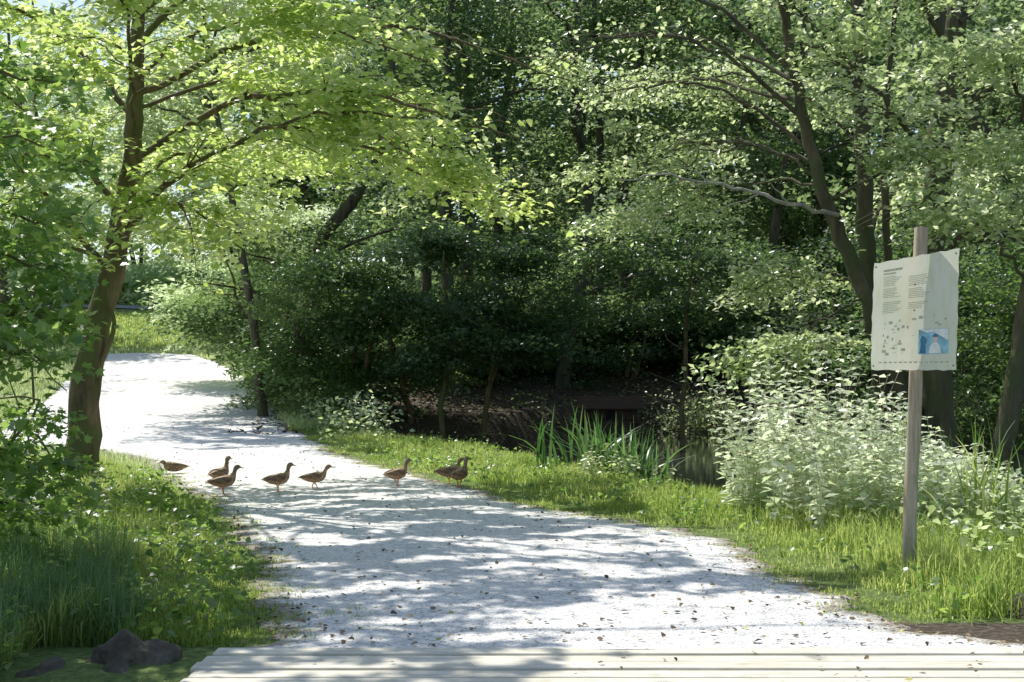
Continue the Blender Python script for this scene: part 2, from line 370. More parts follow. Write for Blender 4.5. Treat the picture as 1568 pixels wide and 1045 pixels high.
def limb_with_sprays(W,P,r0,r1,nsub,sublen,out,start=.25,seg=7):
    Q=smooth_pts(P,5,.03); W.tube(Q,r0,r1,seg); n=len(Q)
    for j in range(nsub):
        f=rng.uniform(start,1); i=min(n-2,int(f*(n-1))); p=Q[i]
        d=Q[i+1]-Q[i]; d/=np.linalg.norm(d); s=1 if rng.random()<.5 else -1
        dd=d*.6+s*np.array([-d[1],d[0],0])*rng.uniform(.4,1.2)+rng.normal(0,.25,3)
        dd[2]=dd[2]*.5+.05; dd/=np.linalg.norm(dd)
        L=sublen*rng.uniform(.5,1.2)
        e=p+dd*L; m=(p+e)/2+np.array([0,0,.08*L]); e[2]-=.12*L
        q=smooth_pts([p,m,e],3,.01); rr=max(.006,(r0+(r1-r0)*f)*.4)
        W.tube(q,rr,.004,4)
        for g in (.45,.75,1.0):
            k=min(len(q)-1,int(g*(len(q)-1))); out.append((q[k]+rng.normal(0,.08,3),dd))
    out.append((Q[-1],d))
def finish_sprays(name,out,R,n,ls,mat,tmpl,parent,pr=True,**k):
    C=np.array([o[0] for o in out]); O=np.array([o[1] for o in out]); O[:,2]=0; O/=np.linalg.norm(O,axis=1,keepdims=True)+1e-9
    return sprays(name,C,R,n,ls,mat,tmpl,parent,O=O,lp=pr,**k)

# ---------- left maple over the path
root=empty('maple_tree'); W=Wood(); out=[]
tr=smooth_pts([(-5.64,18.8,-.15),(-5.66,18.8,1.08),(-5.47,18.8,2.12),(-5.21,18.8,3.24),(-5.04,18.8,4.45),(-5.0,18.9,5.74),(-5.05,19,7.3),(-5.0,19.1,9.0)],6,.012)
W.tube(tr,.225,.04,14,flare=.2)
W.tube(smooth_pts([(-5.55,18.8,1.4),(-5.35,18.7,1.75),(-5.22,18.65,2.15),(-5.3,18.6,2.5)],4),.05,.02,6)
limbs=[
 [(-5.2,18.8,3.3),(-4.5,18.4,3.9),(-3.5,17.8,4.35),(-2.4,17.4,4.7),(-1.2,17.2,4.6)],
 [(-5.05,18.8,4.3),(-3.4,18.1,5.0),(-1.6,17.4,4.9),(.1,16.9,4.3)],
 [(-5.0,18.8,5.2),(-3.2,19.4,6.1),(-1.2,19.6,6.2),(.8,19.4,5.5)],
 [(-5.0,18.8,5.8),(-3.6,17.6,6.6),(-2.0,16.3,6.9),(-.4,15.2,6.7)],
 [(-5.0,18.9,6.3),(-3.2,19.2,7.6),(-1.4,19.4,8.2),(.8,19.6,8.3)],
 [(-5.0,18.9,6.8),(-4.2,18,8.2),(-2.8,17.2,9.0),(-1.0,16.8,9.3)],
 [(-5.1,18.8,3.6),(-5.6,18,4.3),(-6.3,17.4,5.0),(-7.2,17,5.4)],
 [(-5.3,18.8,2.8),(-5.9,18.6,3.6),(-6.6,18.2,4.4),(-7.4,17.8,4.9)],
 [(-5.0,18.8,4.8),(-5.7,19.3,5.7),(-6.8,19.6,6.5),(-7.8,19.8,6.9)],
 [(-5.0,18.8,4.6),(-4.7,17.5,5.3),(-4.4,16.2,5.7),(-4.2,15.0,5.6)],
 [(-5.1,18.8,3.9),(-4.7,19.8,4.5),(-4.2,20.8,4.8),(-3.4,21.9,4.7)],
 [(-5.0,19,7.2),(-5.5,18,8.4),(-6,17,9.2),(-6.4,16,9.6)],
 [(-5.0,19,7.6),(-4.2,19.8,8.8),(-3.2,20.6,9.6),(-2.2,21.4,9.9)],
 [(-5.3,18.8,2.9),(-5.9,18,3.2),(-6.6,17.2,3.2),(-7.2,16.5,3.0)],
 [(-5.15,18.8,3.5),(-4.6,18.6,3.7),(-4.1,18.2,3.6),(-3.6,17.8,3.3)],
 [(-5.0,18.8,5.4),(-4.0,18.2,5.9),(-2.6,17.9,5.9),(-1.0,17.9,5.4)],
 [(-3.2,18.0,4.7),(-2.2,18.4,4.5),(-1.2,18.9,4.2),(-.2,19.4,3.8)],
 [(-3.4,18.0,5.0),(-2.4,19.2,4.9),(-1.4,20.2,4.6),(-.4,21.0,4.2)],
 [(-5.0,18.8,5.0),(-4.1,19.8,5.5),(-2.8,20.8,5.6),(-1.4,21.6,5.2)],
]
for i,P in enumerate(limbs): limb_with_sprays(W,P,.05 if i<9 else .032,.010,18,1.15,out)
W.done('trunk_and_limbs',M_bark,root)
finish_sprays('crown_leaves',out,.44,52,.115,M_leafA,T_mid,root,thick=.14,tilt=.4)

root=empty('maple_tree'); W=Wood(); out=[]  # tree out of view, added so its limbs shade the near path
W.tube(smooth_pts([(-7.4,13.4,-.2),(-7.3,13.4,2),(-7.2,13.4,4.5),(-7.0,13.5,7.5),(-6.8,13.5,10)],5,.02),.2,.05,12,.25)
for P in [[(-7.1,13.4,5.2),(-5.6,13.2,6.2),(-4.0,13.0,6.7),(-2.4,12.9,6.8)],
          [(-7.1,13.4,6.0),(-5.5,14.2,7.1),(-3.8,14.8,7.6),(-2.0,15.2,7.6)],
          [(-7.0,13.5,6.8),(-5.2,13.8,8.0),(-3.2,14.0,8.4),(-1.2,14.2,8.3)],
          [(-7.0,13.5,7.0),(-5.4,12.6,8.2),(-4,12.2,8.6),(-2.6,12.2,8.6)],
          [(-7.1,13.4,5.6),(-6.2,14.6,6.6),(-5.2,15.8,7.2),(-4.2,16.6,7.5)]]:
    limb_with_sprays(W,P,.06,.012,17,1.1,out,.25)
W.done('trunk_and_limbs',M_bark,root)
finish_sprays('crown_leaves',out,.42,48,.115,M_leafA,T_mid,root,thick=.14,tilt=.4)

root=empty('young_maple_tree'); W=Wood(); out=[]
W.tube(smooth_pts([(-4.7,9.6,-.1),(-4.6,9.6,1.5),(-4.55,9.5,3.2),(-4.3,9.4,5.5)],5,.01),.11,.03,10,.2)
for P in [[(-4.6,9.6,1.0),(-4.1,9.7,1.1),(-3.5,9.7,1.0),(-3.15,9.6,.8)],
          [(-4.6,9.6,1.4),(-4.0,9.3,1.7),(-3.5,9.1,1.8),(-2.95,9.0,1.6)],
          [(-4.6,9.5,1.7),(-4.1,9.8,2.0),(-3.6,9.9,2.0),(-3.1,10.0,1.9)],
          [(-4.6,9.5,2.0),(-4.1,9.5,2.3),(-3.6,9.6,2.4),(-3.05,9.6,2.2)],
          [(-4.6,9.5,2.5),(-4.1,9.3,2.9),(-3.7,9.2,3.1),(-3.0,9.1,3.0)],
          [(-4.6,9.5,2.6),(-4.1,9.8,2.7),(-3.7,10.0,2.75),(-3.2,10.3,2.6)],
          [(-4.55,9.5,3.0),(-4.2,9.7,3.4),(-3.8,9.9,3.7),(-3.2,10.1,3.6)],
          [(-4.55,9.5,3.4),(-4.2,9.3,3.9),(-3.7,9.2,4.2),(-3.0,9.0,4.2)],
          [(-4.6,9.6,.8),(-4.2,10.2,.7),(-3.9,10.6,.6),(-3.7,11,.5)],
          [(-4.5,9.5,2.8),(-4.3,10.5,3.2),(-4.1,11.3,3.4),(-3.8,12.2,3.3)]]:
    limb_with_sprays(W,P,.03,.006,10,.42,out,.3,6)
W.done('trunk_and_limbs',M_bark,root)
finish_sprays('crown_leaves',out,.22,16,.08,M_leafY,T_maple,root,pr=False,thick=.25,tilt=.55)

root=empty('overhanging_maple_bough'); W=Wood(); out=[]
limb_with_sprays(W,[(-3.6,5.0,3.9),(-2.7,5.6,3.65),(-2.0,6.0,3.42),(-1.5,6.2,3.25)],.02,.004,5,.3,out,.5,6)
W.done('bough',M_bark,root)
finish_sprays('leaves',out,.13,6,.085,M_leafA,T_maple,root,pr=False,thick=.3,tilt=.6)

# ---------- right alders
def alder(name,trunks,limbs,nsub=13,sub=1.1,mat=M_leafB,R=.40,n=46,ls=.1):
    root=empty(name); W=Wood(); out=[]
    for P,r0,r1 in trunks: W.tube(smooth_pts(P,6,.015),r0,r1,12,.2)
    for P,r in limbs: limb_with_sprays(W,P,r*.8,.01,nsub,sub,out)
    W.done('trunk_and_limbs',M_bark2,root)
    finish_sprays('crown_leaves',out,R,n,ls,mat,T_simple,root,thick=.16,tilt=.5)
alder('alder_tree',
 [([(5.78,19,-.4),(5.62,19,1.6),(5.55,19,2.8),(5.72,19,4.3),(5.94,19.1,5.8),(6.07,19.2,7.4),(6.1,19.3,9.4)],.25,.09)],
 [([(5.6,19,3.0),(6.3,18.4,3.6),(7.2,17.8,3.9),(8.2,17.4,3.7)],.05),
  ([(5.7,19,4.2),(4.9,18.3,4.9),(4.2,17.8,5.4),(3.6,17.6,5.6)],.05),
  ([(5.8,19,4.8),(6.6,18.4,5.5),(7.6,18,6.0),(8.6,17.8,6.0)],.05),
  ([(5.9,19,5.5),(5.2,18,6.3),(4.6,17.2,6.8),(4.2,16.6,6.9)],.05),
  ([(6,19,6.2),(6.9,19.4,7.1),(7.8,19.8,7.6),(8.8,20,7.7)],.05),
  ([(6,19,6.6),(5.1,19.6,7.5),(4.2,20.2,8.1),(3.2,20.8,8.3)],.05)])
alder('leaning_alder_tree',
 [([(5.6,19.0,-.4),(5.37,19.0,.8),(4.85,19,2.3),(4.41,19,3.3),(3.98,19,4.6),(3.71,19,6.0),(3.5,19,7.8)],.15,.045)],
 [([(4.0,19,4.5),(3.3,19.6,5.2),(2.4,20,5.6),(1.3,20.3,5.5)],.04),
  ([(3.9,19,4.9),(3.0,18.8,5.6),(2.0,18.8,6.0),(.9,18.8,5.9)],.045),
  ([(3.75,19,5.6),(2.7,19.5,6.6),(1.6,20,7.0),(.4,20.4,6.8)],.045),
  ([(4.05,19,4.3),(3.3,20.4,4.8),(2.6,21.4,4.9),(1.8,22.2,4.6)],.04),
  ([(4.2,19,3.8),(4.9,18.2,4.2),(5.3,17.5,4.3),(5.8,16.9,4.1)],.03),
  ([(3.7,19,6.3),(4.4,18.5,7.2),(5.1,18,7.8),(5.8,17.6,8)],.04),
  ([(4.75,19,2.5),(4.2,18.7,2.3),(3.8,18.5,2.0),(3.4,18.3,1.6)],.02),
  ([(3.9,19,5.1),(3.1,20.6,5.7),(2.4,21.8,6.0),(1.7,22.8,5.9)],.04),
  ([(3.8,19,5.4),(2.8,20.2,6.2),(1.8,21.0,6.5),(.6,21.6,6.2)],.04),
  ([(4.2,19,4.0),(3.6,20.0,4.2),(2.8,20.8,4.1),(2.0,21.4,3.7)],.03),
  ([(4.1,19,4.1),(3.6,19.3,4.5),(2.9,19.5,4.6),(2.3,19.6,4.3)],.03)],n=60)
alder('slender_alder_tree',
 [([(5.5,20.1,-.4),(5.24,20,1.1),(4.98,19.9,3.0),(4.89,19.8,4.7),(4.8,19.8,6.9),(4.75,19.8,8.8)],.16,.06),
  ([(5.7,20.3,-.4),(5.4,20.2,2.5),(5.3,20.2,4.5),(5.5,20.2,7)],.08,.03)],
 [([(4.9,19.8,4.6),(4.3,20.4,5.4),(3.5,21,5.9),(2.7,21.5,5.9)],.04),
  ([(5.0,19.9,3.4),(5.5,20.8,4.1),(6.2,21.6,4.5),(7,22.2,4.4)],.04),
  ([(4.85,19.8,5.4),(4.1,19.2,6.2),(3.3,18.6,6.6),(2.6,18.2,6.5)],.04),
  ([(4.8,19.8,6.6),(4.0,20.6,7.6),(3.0,21.2,8.2),(2,21.8,8.3)],.04),
  ([(5.1,19.9,2.6),(4.6,20.3,2.9),(4.0,20.6,2.9),(3.3,20.9,2.6)],.03)])
alder('waterside_alder_tree',
 [([(5.75,17.0,-.3),(5.95,17.0,1.1),(6.2,17.1,2.4),(6.7,17.1,4.4),(7.0,17,7)],.15,.05)],
 [([(6.3,17.2,2.6),(5.7,16.6,3.0),(5.3,16.2,3.3),(5.0,15.8,3.3)],.03),
  ([(6.3,17.2,2.8),(6.7,16.5,3.4),(7.2,15.8,3.6),(7.5,15.2,3.5)],.03),
  ([(6.5,17.1,3.8),(5.9,16.4,4.6),(5.5,15.8,5.0),(5.2,15.2,5.0)],.035)],R=.36)
W=Wood(); 
W.tube(smooth_pts([(4.35,18.9,3.6),(3.45,18.6,3.78),(2.7,18.4,3.95),(2.0,18.2,4.0),(1.3,18.0,3.95)],5,.02),.03,.006,6)
for a_,b_ in [((3.2,18.5,3.82),(2.6,18.2,3.5)),((2.6,18.4,3.95),(2.1,18.2,4.2)),((2.2,18.3,3.98),(1.8,18.1,3.8)),((3.6,18.6,3.75),(3.2,18.4,4.1))]:
    W.tube(smooth_pts([a_,((a_[0]+b_[0])/2,a_[1],(a_[2]+b_[2])/2+.04),b_],4,.015),.012,.003,5)
W.done('dead_branch',M_branch,None)

# ---------- shrub masses / forest
def lumpy(C,R,nl,ns,lumpr,zmin=-9,shell=.45):
    C=np.array(C);R=np.array(R); d=rng.normal(0,1,(nl,3)); d/=np.linalg.norm(d,axis=1,keepdims=True)
    rr=(shell+(1-shell)*rng.random(nl)**.6)[:,None]
    L=C+d*R*rr
    v=rng.uniform(0,1,nl)
    i=rng.integers(0,nl,ns); P=L[i]+rng.normal(0,1,(ns,3))*np.array([lumpr,lumpr,lumpr*.4])
    O=P-C; O[:,2]=0; O/=np.linalg.norm(O,axis=1,keepdims=True)+1e-9
    k=P[:,2]>zmin
    return P[k],O[k],v[i][k]
def shrub(name,C,R,nl,ns,n,ls,mat,lump=.5,sr=.4,stems=5,zmin=.1,pr=True,tmpl=T_simple):
    root=empty(name); P,O,v=lumpy(C,R,nl,ns,lump,zmin)
    if pr: m=prune(P,.4,.15); P,O,v=P[m],O[m],v[m]
    g=H(P[:,0],P[:,1]); m=P[:,2]>g+.1; P,O,v=P[m],O[m],v[m]
    sprays('foliage',P,sr,n,ls,mat,tmpl,root,O=O,vs=v,droop=.35,tilt=.5,thick=.15)
    W=Wood()
    for k in range(stems):
        a=rng.uniform(0,2*math.pi); bx,by=C[0]+.25*R[0]*math.cos(a),C[1]+.25*R[1]*math.sin(a)
        e=np.array([C[0]+.7*R[0]*math.cos(a),C[1]+.7*R[1]*math.sin(a),C[2]+.5*R[2]])
        bz=Hs(bx,by)-.1
        q=smooth_pts([(bx,by,bz),((bx*2+e[0])/3,(by*2+e[1])/3,(bz+e[2])/2),e],5,.03)
        W.tube(q,.06+.03*R[2]/3,.015,7)
        for j in range(3):
            p=q[int(rng.uniform(.3,.8)*len(q))]; W.tube(smooth_pts([p,p+rng.normal(0,.4,3)+np.array([0,0,.4]),p+rng.normal(0,.8,3)+np.array([0,0,.9])],3),.02,.006,4)
    W.done('stems',M_bark,root)
shrub('hazel_bush',(-1.6,32.5,3.0),(3.1,2.2,2.2),44,640,56,.12,M_leafC,.36,.42,3,1.15)
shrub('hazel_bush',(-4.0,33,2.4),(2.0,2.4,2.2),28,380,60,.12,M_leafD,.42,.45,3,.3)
shrub('hazel_bush',(-6.0,37,3.2),(2.3,3,3.0),34,420,60,.14,M_leafF,.5,.5,3,.5)
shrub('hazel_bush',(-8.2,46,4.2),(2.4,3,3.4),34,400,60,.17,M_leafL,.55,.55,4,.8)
shrub('hazel_bush',(2.8,41.2,2.6),(2.8,2,2.2),24,300,55,.13,M_leafC,.45,.5,2,.5)
shrub('hazel_bush',(8.0,33,2.8),(2.4,3,2.6),24,300,55,.12,M_leafC,.45,.5,3,-.2)
shrub('hazel_bush',(7.6,23.5,2.1),(2.0,2,2.0),24,300,60,.10,M_leafC,.4,.42,3,.0)
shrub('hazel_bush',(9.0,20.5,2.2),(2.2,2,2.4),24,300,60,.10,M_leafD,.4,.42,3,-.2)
shrub('hazel_bush',(3.6,32,4.0),(2.6,2,1.6),24,260,55,.11,M_leafC,.4,.43,1,2.2)
shrub('hazel_bush',(-5.9,14.6,.3),(1.1,1.6,1.0),14,110,36,.08,M_leafY,.3,.3,3,.0,False,T_maple)

def grove(name,trees,fringe,mats,hr=(13,19),rad=3.0,dens=1.,low=(.8,3.0),lsn=.2,lsf=.32,nn=32,nf=28,lp=False):
    root=empty(name); W=Wood(); PP=[];OO=[];VV=[]
    for x,y in trees:
        g=Hs(x,y); h=rng.uniform(*hr)
        q=smooth_pts([(x,y,g-.2),(x+rng.normal(0,.4),y,g+h*.3),(x+rng.normal(0,.6),y,g+h*.6),(x+rng.normal(0,.8),y,g+h)],5,.05)
        W.tube(q,rng.uniform(.14,.3),.04,8,.2)
        for j in range(7):
            p=q[int(rng.uniform(.2,.8)*len(q))]; a=rng.uniform(0,2*math.pi); L=rng.uniform(1.5,3.5)
            W.tube(smooth_pts([p,p+np.array([math.cos(a)*L*.5,math.sin(a)*L*.5,.7]),p+np.array([math.cos(a)*L,math.sin(a)*L,.9])],3,.05),.06,.015,5)
        lo=g+rng.uniform(*low); cz=(lo+g+h)/2
        P,O,v=lumpy((x,y,cz),(rad,rad,(g+h-lo)/2),28,int(250*dens),.65,lo-.5,.3)
        vis=P[:,2]<1.6+.265*P[:,1]+(1.5 if not lp else 5)
        P,O,v=P[vis],O[vis],v[vis]*.8+rng.uniform(0,.2)
        PP.append(P);OO.append(O);VV.append(v)
    for x,y in fringe:
        g=Hs(x,y); P,O,v=lumpy((x,y,g+1.0),(1.4,1.2,1.5),7,26,.45,g+.1,.3); PP.append(P);OO.append(O);VV.append(v*.5)
    P=np.vstack(PP);O=np.vstack(OO);v=np.concatenate(VV)
    if not lp: m=prune(P,.4,.12); P,O,v=P[m],O[m],v[m]
    nr=P[:,1]<56
    if nr.any(): sprays('near_foliage',P[nr],.7,nn,lsn,mats,T_simple,root,O=O[nr],vs=v[nr],droop=.35,tilt=.55,thick=.2,lp=lp)
    if (~nr).any(): sprays('far_foliage',P[~nr],.95,nf,lsf,mats,T_simple,root,O=O[~nr],vs=v[~nr],droop=.35,tilt=.55,thick=.2)
    W.done('trunks',M_bark2,root)
trees=[]
for (x0,x1,y0,y1,n) in [(-4,24,42,50,15),(-11,30,54,66,14),(-6,30,70,82,7)]:
    for k in range(n): trees.append((x0+(x1-x0)*(k+rng.random())/n, rng.uniform(y0,y1)))
trees+=[(10,30),(14.5,31),(11,36),(16,26),(13,22)]
fr=[]
for k in range(90):
    x=rng.uniform(-7,20); y=rng.uniform(40.5,46)+max(0,x-12)*-.5
    if x<-3: y+=12
    fr.append((x,y))
for k in range(70): fr.append((rng.uniform(-4,24),rng.uniform(50,68)))
grove('forest_trees',trees,fr,M_leafF)
grove('tall_beech_trees',[(-4.6,37.5),(-1.6,39.4),(1.4,40.4),(7.4,39.4)],[],M_leafC,(12.5,15),2.5,.75,(4.6,6.5),.17)
L_=[(-13,88),(-10,80),(-16,90),(-20,88),(-24,90),(-29,91),(-34,92),(-18,97),(-26,99),(-11,96),(-38,90)]
fl=[(x,84.5+rng.uniform(-.5,2)-.25*(x+16)*.4) for x in np.linspace(-36,-12,26)]
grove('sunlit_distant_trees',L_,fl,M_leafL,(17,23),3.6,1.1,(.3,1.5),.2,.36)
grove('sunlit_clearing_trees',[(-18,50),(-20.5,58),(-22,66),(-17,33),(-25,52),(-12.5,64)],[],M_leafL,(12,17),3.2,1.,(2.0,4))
root=empty('birch_tree'); W=Wood(); out=[]
W.tube(smooth_pts([(-5.9,33.8,.2),(-6.1,33.6,2.5),(-6.5,33.4,5),(-7.0,33.2,8),(-7.3,33,11)],5,.02),.12,.04,10,.2)
for k in range(15):
    z=rng.uniform(3.8,9.5); a=rng.uniform(math.pi*.55,math.pi*1.45) if k<11 else rng.uniform(0,6.28); L=rng.uniform(2,3.8)
    p=np.array((-6.1-.12*z,33.5,z)); d=np.array([math.cos(a),math.sin(a),0])
    limb_with_sprays(W,[p,p+d*L*.35+[0,0,.7],p+d*L*.7+[0,0,.9],p+d*L+[0,0,.4]],.04,.01,12,1.3,out)
W.done('trunk_and_limbs',M_bark2,root)
finish_sprays('crown_leaves',out,.5,40,.14,M_leafB,T_simple,root,thick=.16,tilt=.5)

# ------------------------------------------------------------ grass
def blades(name,X,Y,h,w,mat,lean=.35,parent=None,v0=0,v1=1):
    n=len(X); Z=H(X,Y)-.01
    a=rng.uniform(0,2*np.pi,n); ca,sa=np.cos(a),np.sin(a)
    L=np.abs(rng.normal(0,lean,n))*h; b=rng.uniform(0,2*np.pi,n); lx,ly=np.cos(b)*L,np.sin(b)*L
    h=h*rng.uniform(.5,1.2,n); w=w*rng.uniform(.6,1.3,n)
    V=np.zeros((n,5,3))
    B=np.stack([X,Y,Z],1); sd=np.stack([ca*w,sa*w,np.zeros(n)],1)*.5
    mid=B+np.stack([lx*.3,ly*.3,h*.6],1); tip=B+np.stack([lx,ly,h*(1-.3*np.minimum(1,L/(h+1e-6)))],1)
    V[:,0]=B-sd;V[:,1]=B+sd;V[:,2]=mid-sd*.8;V[:,3]=mid+sd*.8;V[:,4]=tip
    tf=np.array([(0,1,3),(0,3,2),(2,3,4)]); F=(tf[None]+(np.arange(n)*5)[:,None,None]).reshape(-1,3)
    patch=.5+.5*np.sin(X*1.7+Y*.9)*np.cos(Y*1.3-X*.6)
    v=np.clip(v0+(v1-v0)*(.4*patch+.6*rng.random(n)),0,1)
    return mesh_np(name,V.reshape(-1,3),F,mat,var=np.repeat(v,5),parent=parent)
def tuft(X,Y,k,s):
    i=rng.integers(0,len(X),k); return X[i]+rng.normal(0,s,k),Y[i]+rng.normal(0,s,k)
def region(n,fx0,fx1,y0,y1,pw=1.):
    Y=y0+(y1-y0)*rng.random(n)**pw; a=fx0(Y); b=fx1(Y); return a+(b-a)*rng.random(n),Y
def norock(X,Y): return ~((Y<8.1)&(X>-2.7))
root=empty('grass')
X0,Y0=region(2200,lambda y:-.40*y-.3,lambda y:XL(y)-.05,7.0,21.5,1.2)
X,Y=tuft(X0,Y0,80000,.09); m=(X<XL(Y)+.16)&norock(X,Y); X,Y=X[m],Y[m]
dd=XL(Y)-X; tall=sstep(.5,0,np.abs(np.sin(X*2.3+.6*np.sin(Y*2))*np.cos(Y*1.7+X*.5)))
hh=.05+.14*sstep(.1,.9,dd)+.17*tall*sstep(.1,.5,dd)*sstep(-1,1,np.sin(X*5+Y*3.3))
blades('left_verge_grass',X,Y,hh,.008,M_grass,.6,root)
def bankx(y): return np.interp(y,[8,12,14,16,17.5,19,21,24,26.5,30],[6.5,6.5,6,5.2,4.2,3.0,1.8,.9,-.5,-2.6])
X0,Y0=region(2400,lambda y:XR(y)+.05,bankx,8.95,31,1.2); X,Y=tuft(X0,Y0,85000,.09); m=(X>XR(Y)-.18)&(poly_sd(X,Y,POND)>.0); X,Y=X[m],Y[m]
dd=X-XR(Y); hh=.05+.11*sstep(.1,1.2,dd)+.13*sstep(2,3,X)*sstep(.2,1,dd)*sstep(16,14,Y)
hh=hh*(.7+.6*sstep(-1,1,np.sin(X*4.1+Y*2.3)*np.cos(Y*3.1-X)))
blades('right_verge_grass',X,Y,hh,.009,M_grass,.6,root)
n0=260; Y0=8.3+18*rng.random(n0)**1.3; e=np.abs(rng.normal(0,.22,n0)); X0=np.where(rng.random(n0)<.5,XL(Y0)+e,XR(Y0)-e)
X,Y=tuft(X0,Y0,5200,.045); m=~((X>1.6)&(Y<9)); blades('edge_tufts',X[m],Y[m],np.full(m.sum(),.065),.008,M_grass,.8,root)
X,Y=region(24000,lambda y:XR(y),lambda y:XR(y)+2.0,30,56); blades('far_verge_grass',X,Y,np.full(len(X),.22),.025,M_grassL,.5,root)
X,Y=region(34000,lambda y:np.full_like(y,-30.),lambda y:-8.5-(y-52)*.12,52,78); m=~((Y<57.5)&(X>XL(Y))&(X<XR(Y))); X,Y=X[m],Y[m]
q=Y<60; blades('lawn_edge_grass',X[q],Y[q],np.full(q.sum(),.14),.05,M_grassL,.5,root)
blades('lawn_grass',X[~q],Y[~q],np.full((~q).sum(),.16),.05,M_grass,.5,root)
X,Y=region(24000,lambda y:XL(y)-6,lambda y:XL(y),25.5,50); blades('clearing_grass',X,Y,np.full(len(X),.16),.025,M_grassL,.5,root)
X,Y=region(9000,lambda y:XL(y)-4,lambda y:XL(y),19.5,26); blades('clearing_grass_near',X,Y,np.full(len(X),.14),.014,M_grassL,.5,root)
X,Y=region(260,lambda y:-.40*y,lambda y:-.27*y,7.2,12); X,Y=tuft(X,Y,6500,.06); m=norock(X,Y); X,Y=X[m],Y[m]; blades('tall_grass',X,Y,np.full(len(X),.40),.009,M_reed,.5,root)
X,Y=region(120,lambda y:y*0+2.9,lambda y:y*0+5.4,9.6,13.5); X,Y=tuft(X,Y,5000,.07); blades('tall_grass_by_sign',X,Y,np.full(len(X),.32),.009,M_grass,.5,root)

root=empty('weeds')
X,Y=region(620,lambda y:-.40*y,lambda y:XL(y)-.2,7.0,19); m=norock(X,Y);X,Y=X[m],Y[m]
sprays('left_weeds',np.stack([X,Y,H(X,Y)+rng.uniform(.05,.22,len(X))],1),.16,14,.06,M_leafY,T_mid,root,tilt=.5,thick=.35)
X,Y=region(520,lambda y:XR(y)+.25,bankx,9.1,27); m=(poly_sd(X,Y,POND)>.15)&~((X>2.1)&(X<3.9)&(Y>15.8));X,Y=X[m],Y[m]
sprays('right_weeds',np.stack([X,Y,H(X,Y)+rng.uniform(.03,.16,len(X))],1),.16,14,.06,M_leafY,T_mid,root,tilt=.5,thick=.35)
X,Y=region(260,lambda y:XR(y)+.3,lambda y:XR(y)+1.6,27,50)
sprays('far_weeds',np.stack([X,Y,H(X,Y)+rng.uniform(.1,.7,len(X))],1),.35,30,.11,M_leafB,T_simple,root,tilt=.5,thick=.4)
X,Y=region(170,lambda y:y*0+3.4,lambda y:y*0+7,10.5,15)
sprays('bank_weeds',np.stack([X,Y,H(X,Y)+rng.uniform(.1,.45,len(X))],1),.25,22,.075,M_leafB,T_mid,root,tilt=.5,thick=.4)
X,Y=region(190,lambda y:y*0-6,lambda y:y*0+9,32,46); m=poly_sd(X,Y,POND)>.2; X,Y=X[m],Y[m]
sprays('far_bank_growth',np.stack([X,Y,H(X,Y)+rng.uniform(.05,.4,len(X))],1),.4,26,.10,M_leafC,T_simple,root,tilt=.5,thick=.35)
X,Y=region(46,lambda y:y*0+3.5,lambda y:y*0+6.2,36.0,38.4)
sprays('far_bank_sedge',np.stack([X,Y,np.maximum(H(X,Y),-.2)+rng.uniform(.1,.8,len(X))],1),.4,40,.10,M_leafB,T_simple,root,tilt=.7,thick=.6)

def herbs(name,pts,hmax,mat,ls=.085,pairs=16):
    root=empty(name); W=Wood(); P=[];Dv=[];Nv=[];sz=[];vr=[]
    for x,y,hf in pts:
        g=Hs(x,y); h=hmax*hf*rng.uniform(.6,1.12); lx,ly=rng.normal(0,.16,2)*h
        q=np.array([(x,y,g-.02),(x+lx*.3,y+ly*.3,g+h*.5),(x+lx,y+ly,g+h)]); W.tube(q,.006,.002,3)
        a0=rng.uniform(0,6.28); vv=rng.random()
        for j in range(pairs):
            f=.12+.88*j/(pairs-1); p=q[0]*(1-f)**2+2*q[1]*f*(1-f)+q[2]*f*f
            for s in (0,math.pi):
                a=a0+j*1.57+s+rng.normal(0,.25)
                P.append(p); Dv.append((math.cos(a),math.sin(a),rng.uniform(-.5,.35)))
                Nv.append((rng.normal(0,.35),rng.normal(0,.35),1)); sz.append(ls*(1.15-.55*f)*rng.uniform(.8,1.5)); vr.append(min(1,vv*.5+.5*rng.random()))
    Nn=np.array(Nv); Nn/=np.linalg.norm(Nn,axis=1,keepdims=True)
    leaf_mesh('leaves',np.array(P),Nn,np.array(Dv),np.array(sz),np.array(vr),mat,T_simple,root)
    W.done('stems',M_post,root)
pts=[]
for k in range(330):
    x=rng.uniform(2.4,4.9); y=rng.uniform(12.9,16.4)
    if x<2.4+(14.2-y)*.5: continue
    e=max(0,1-((x-2.95)/1.4)**2*.6)*(.75+.25*math.sin(x*6+y*3)); pts.append((x,y,.38+.78*e*min(1,(y-12.3)/2)))
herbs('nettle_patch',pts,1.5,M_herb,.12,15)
pts=[(rng.uniform(.9,2.2),rng.uniform(19.0,22),rng.uniform(.3,.5)) for k in range(50)]
pts=[p for p in pts if poly_sd([p[0]],[p[1]],POND)[0]>.1]
herbs('waterside_plants',pts,1.0,M_leafB,.09,10)

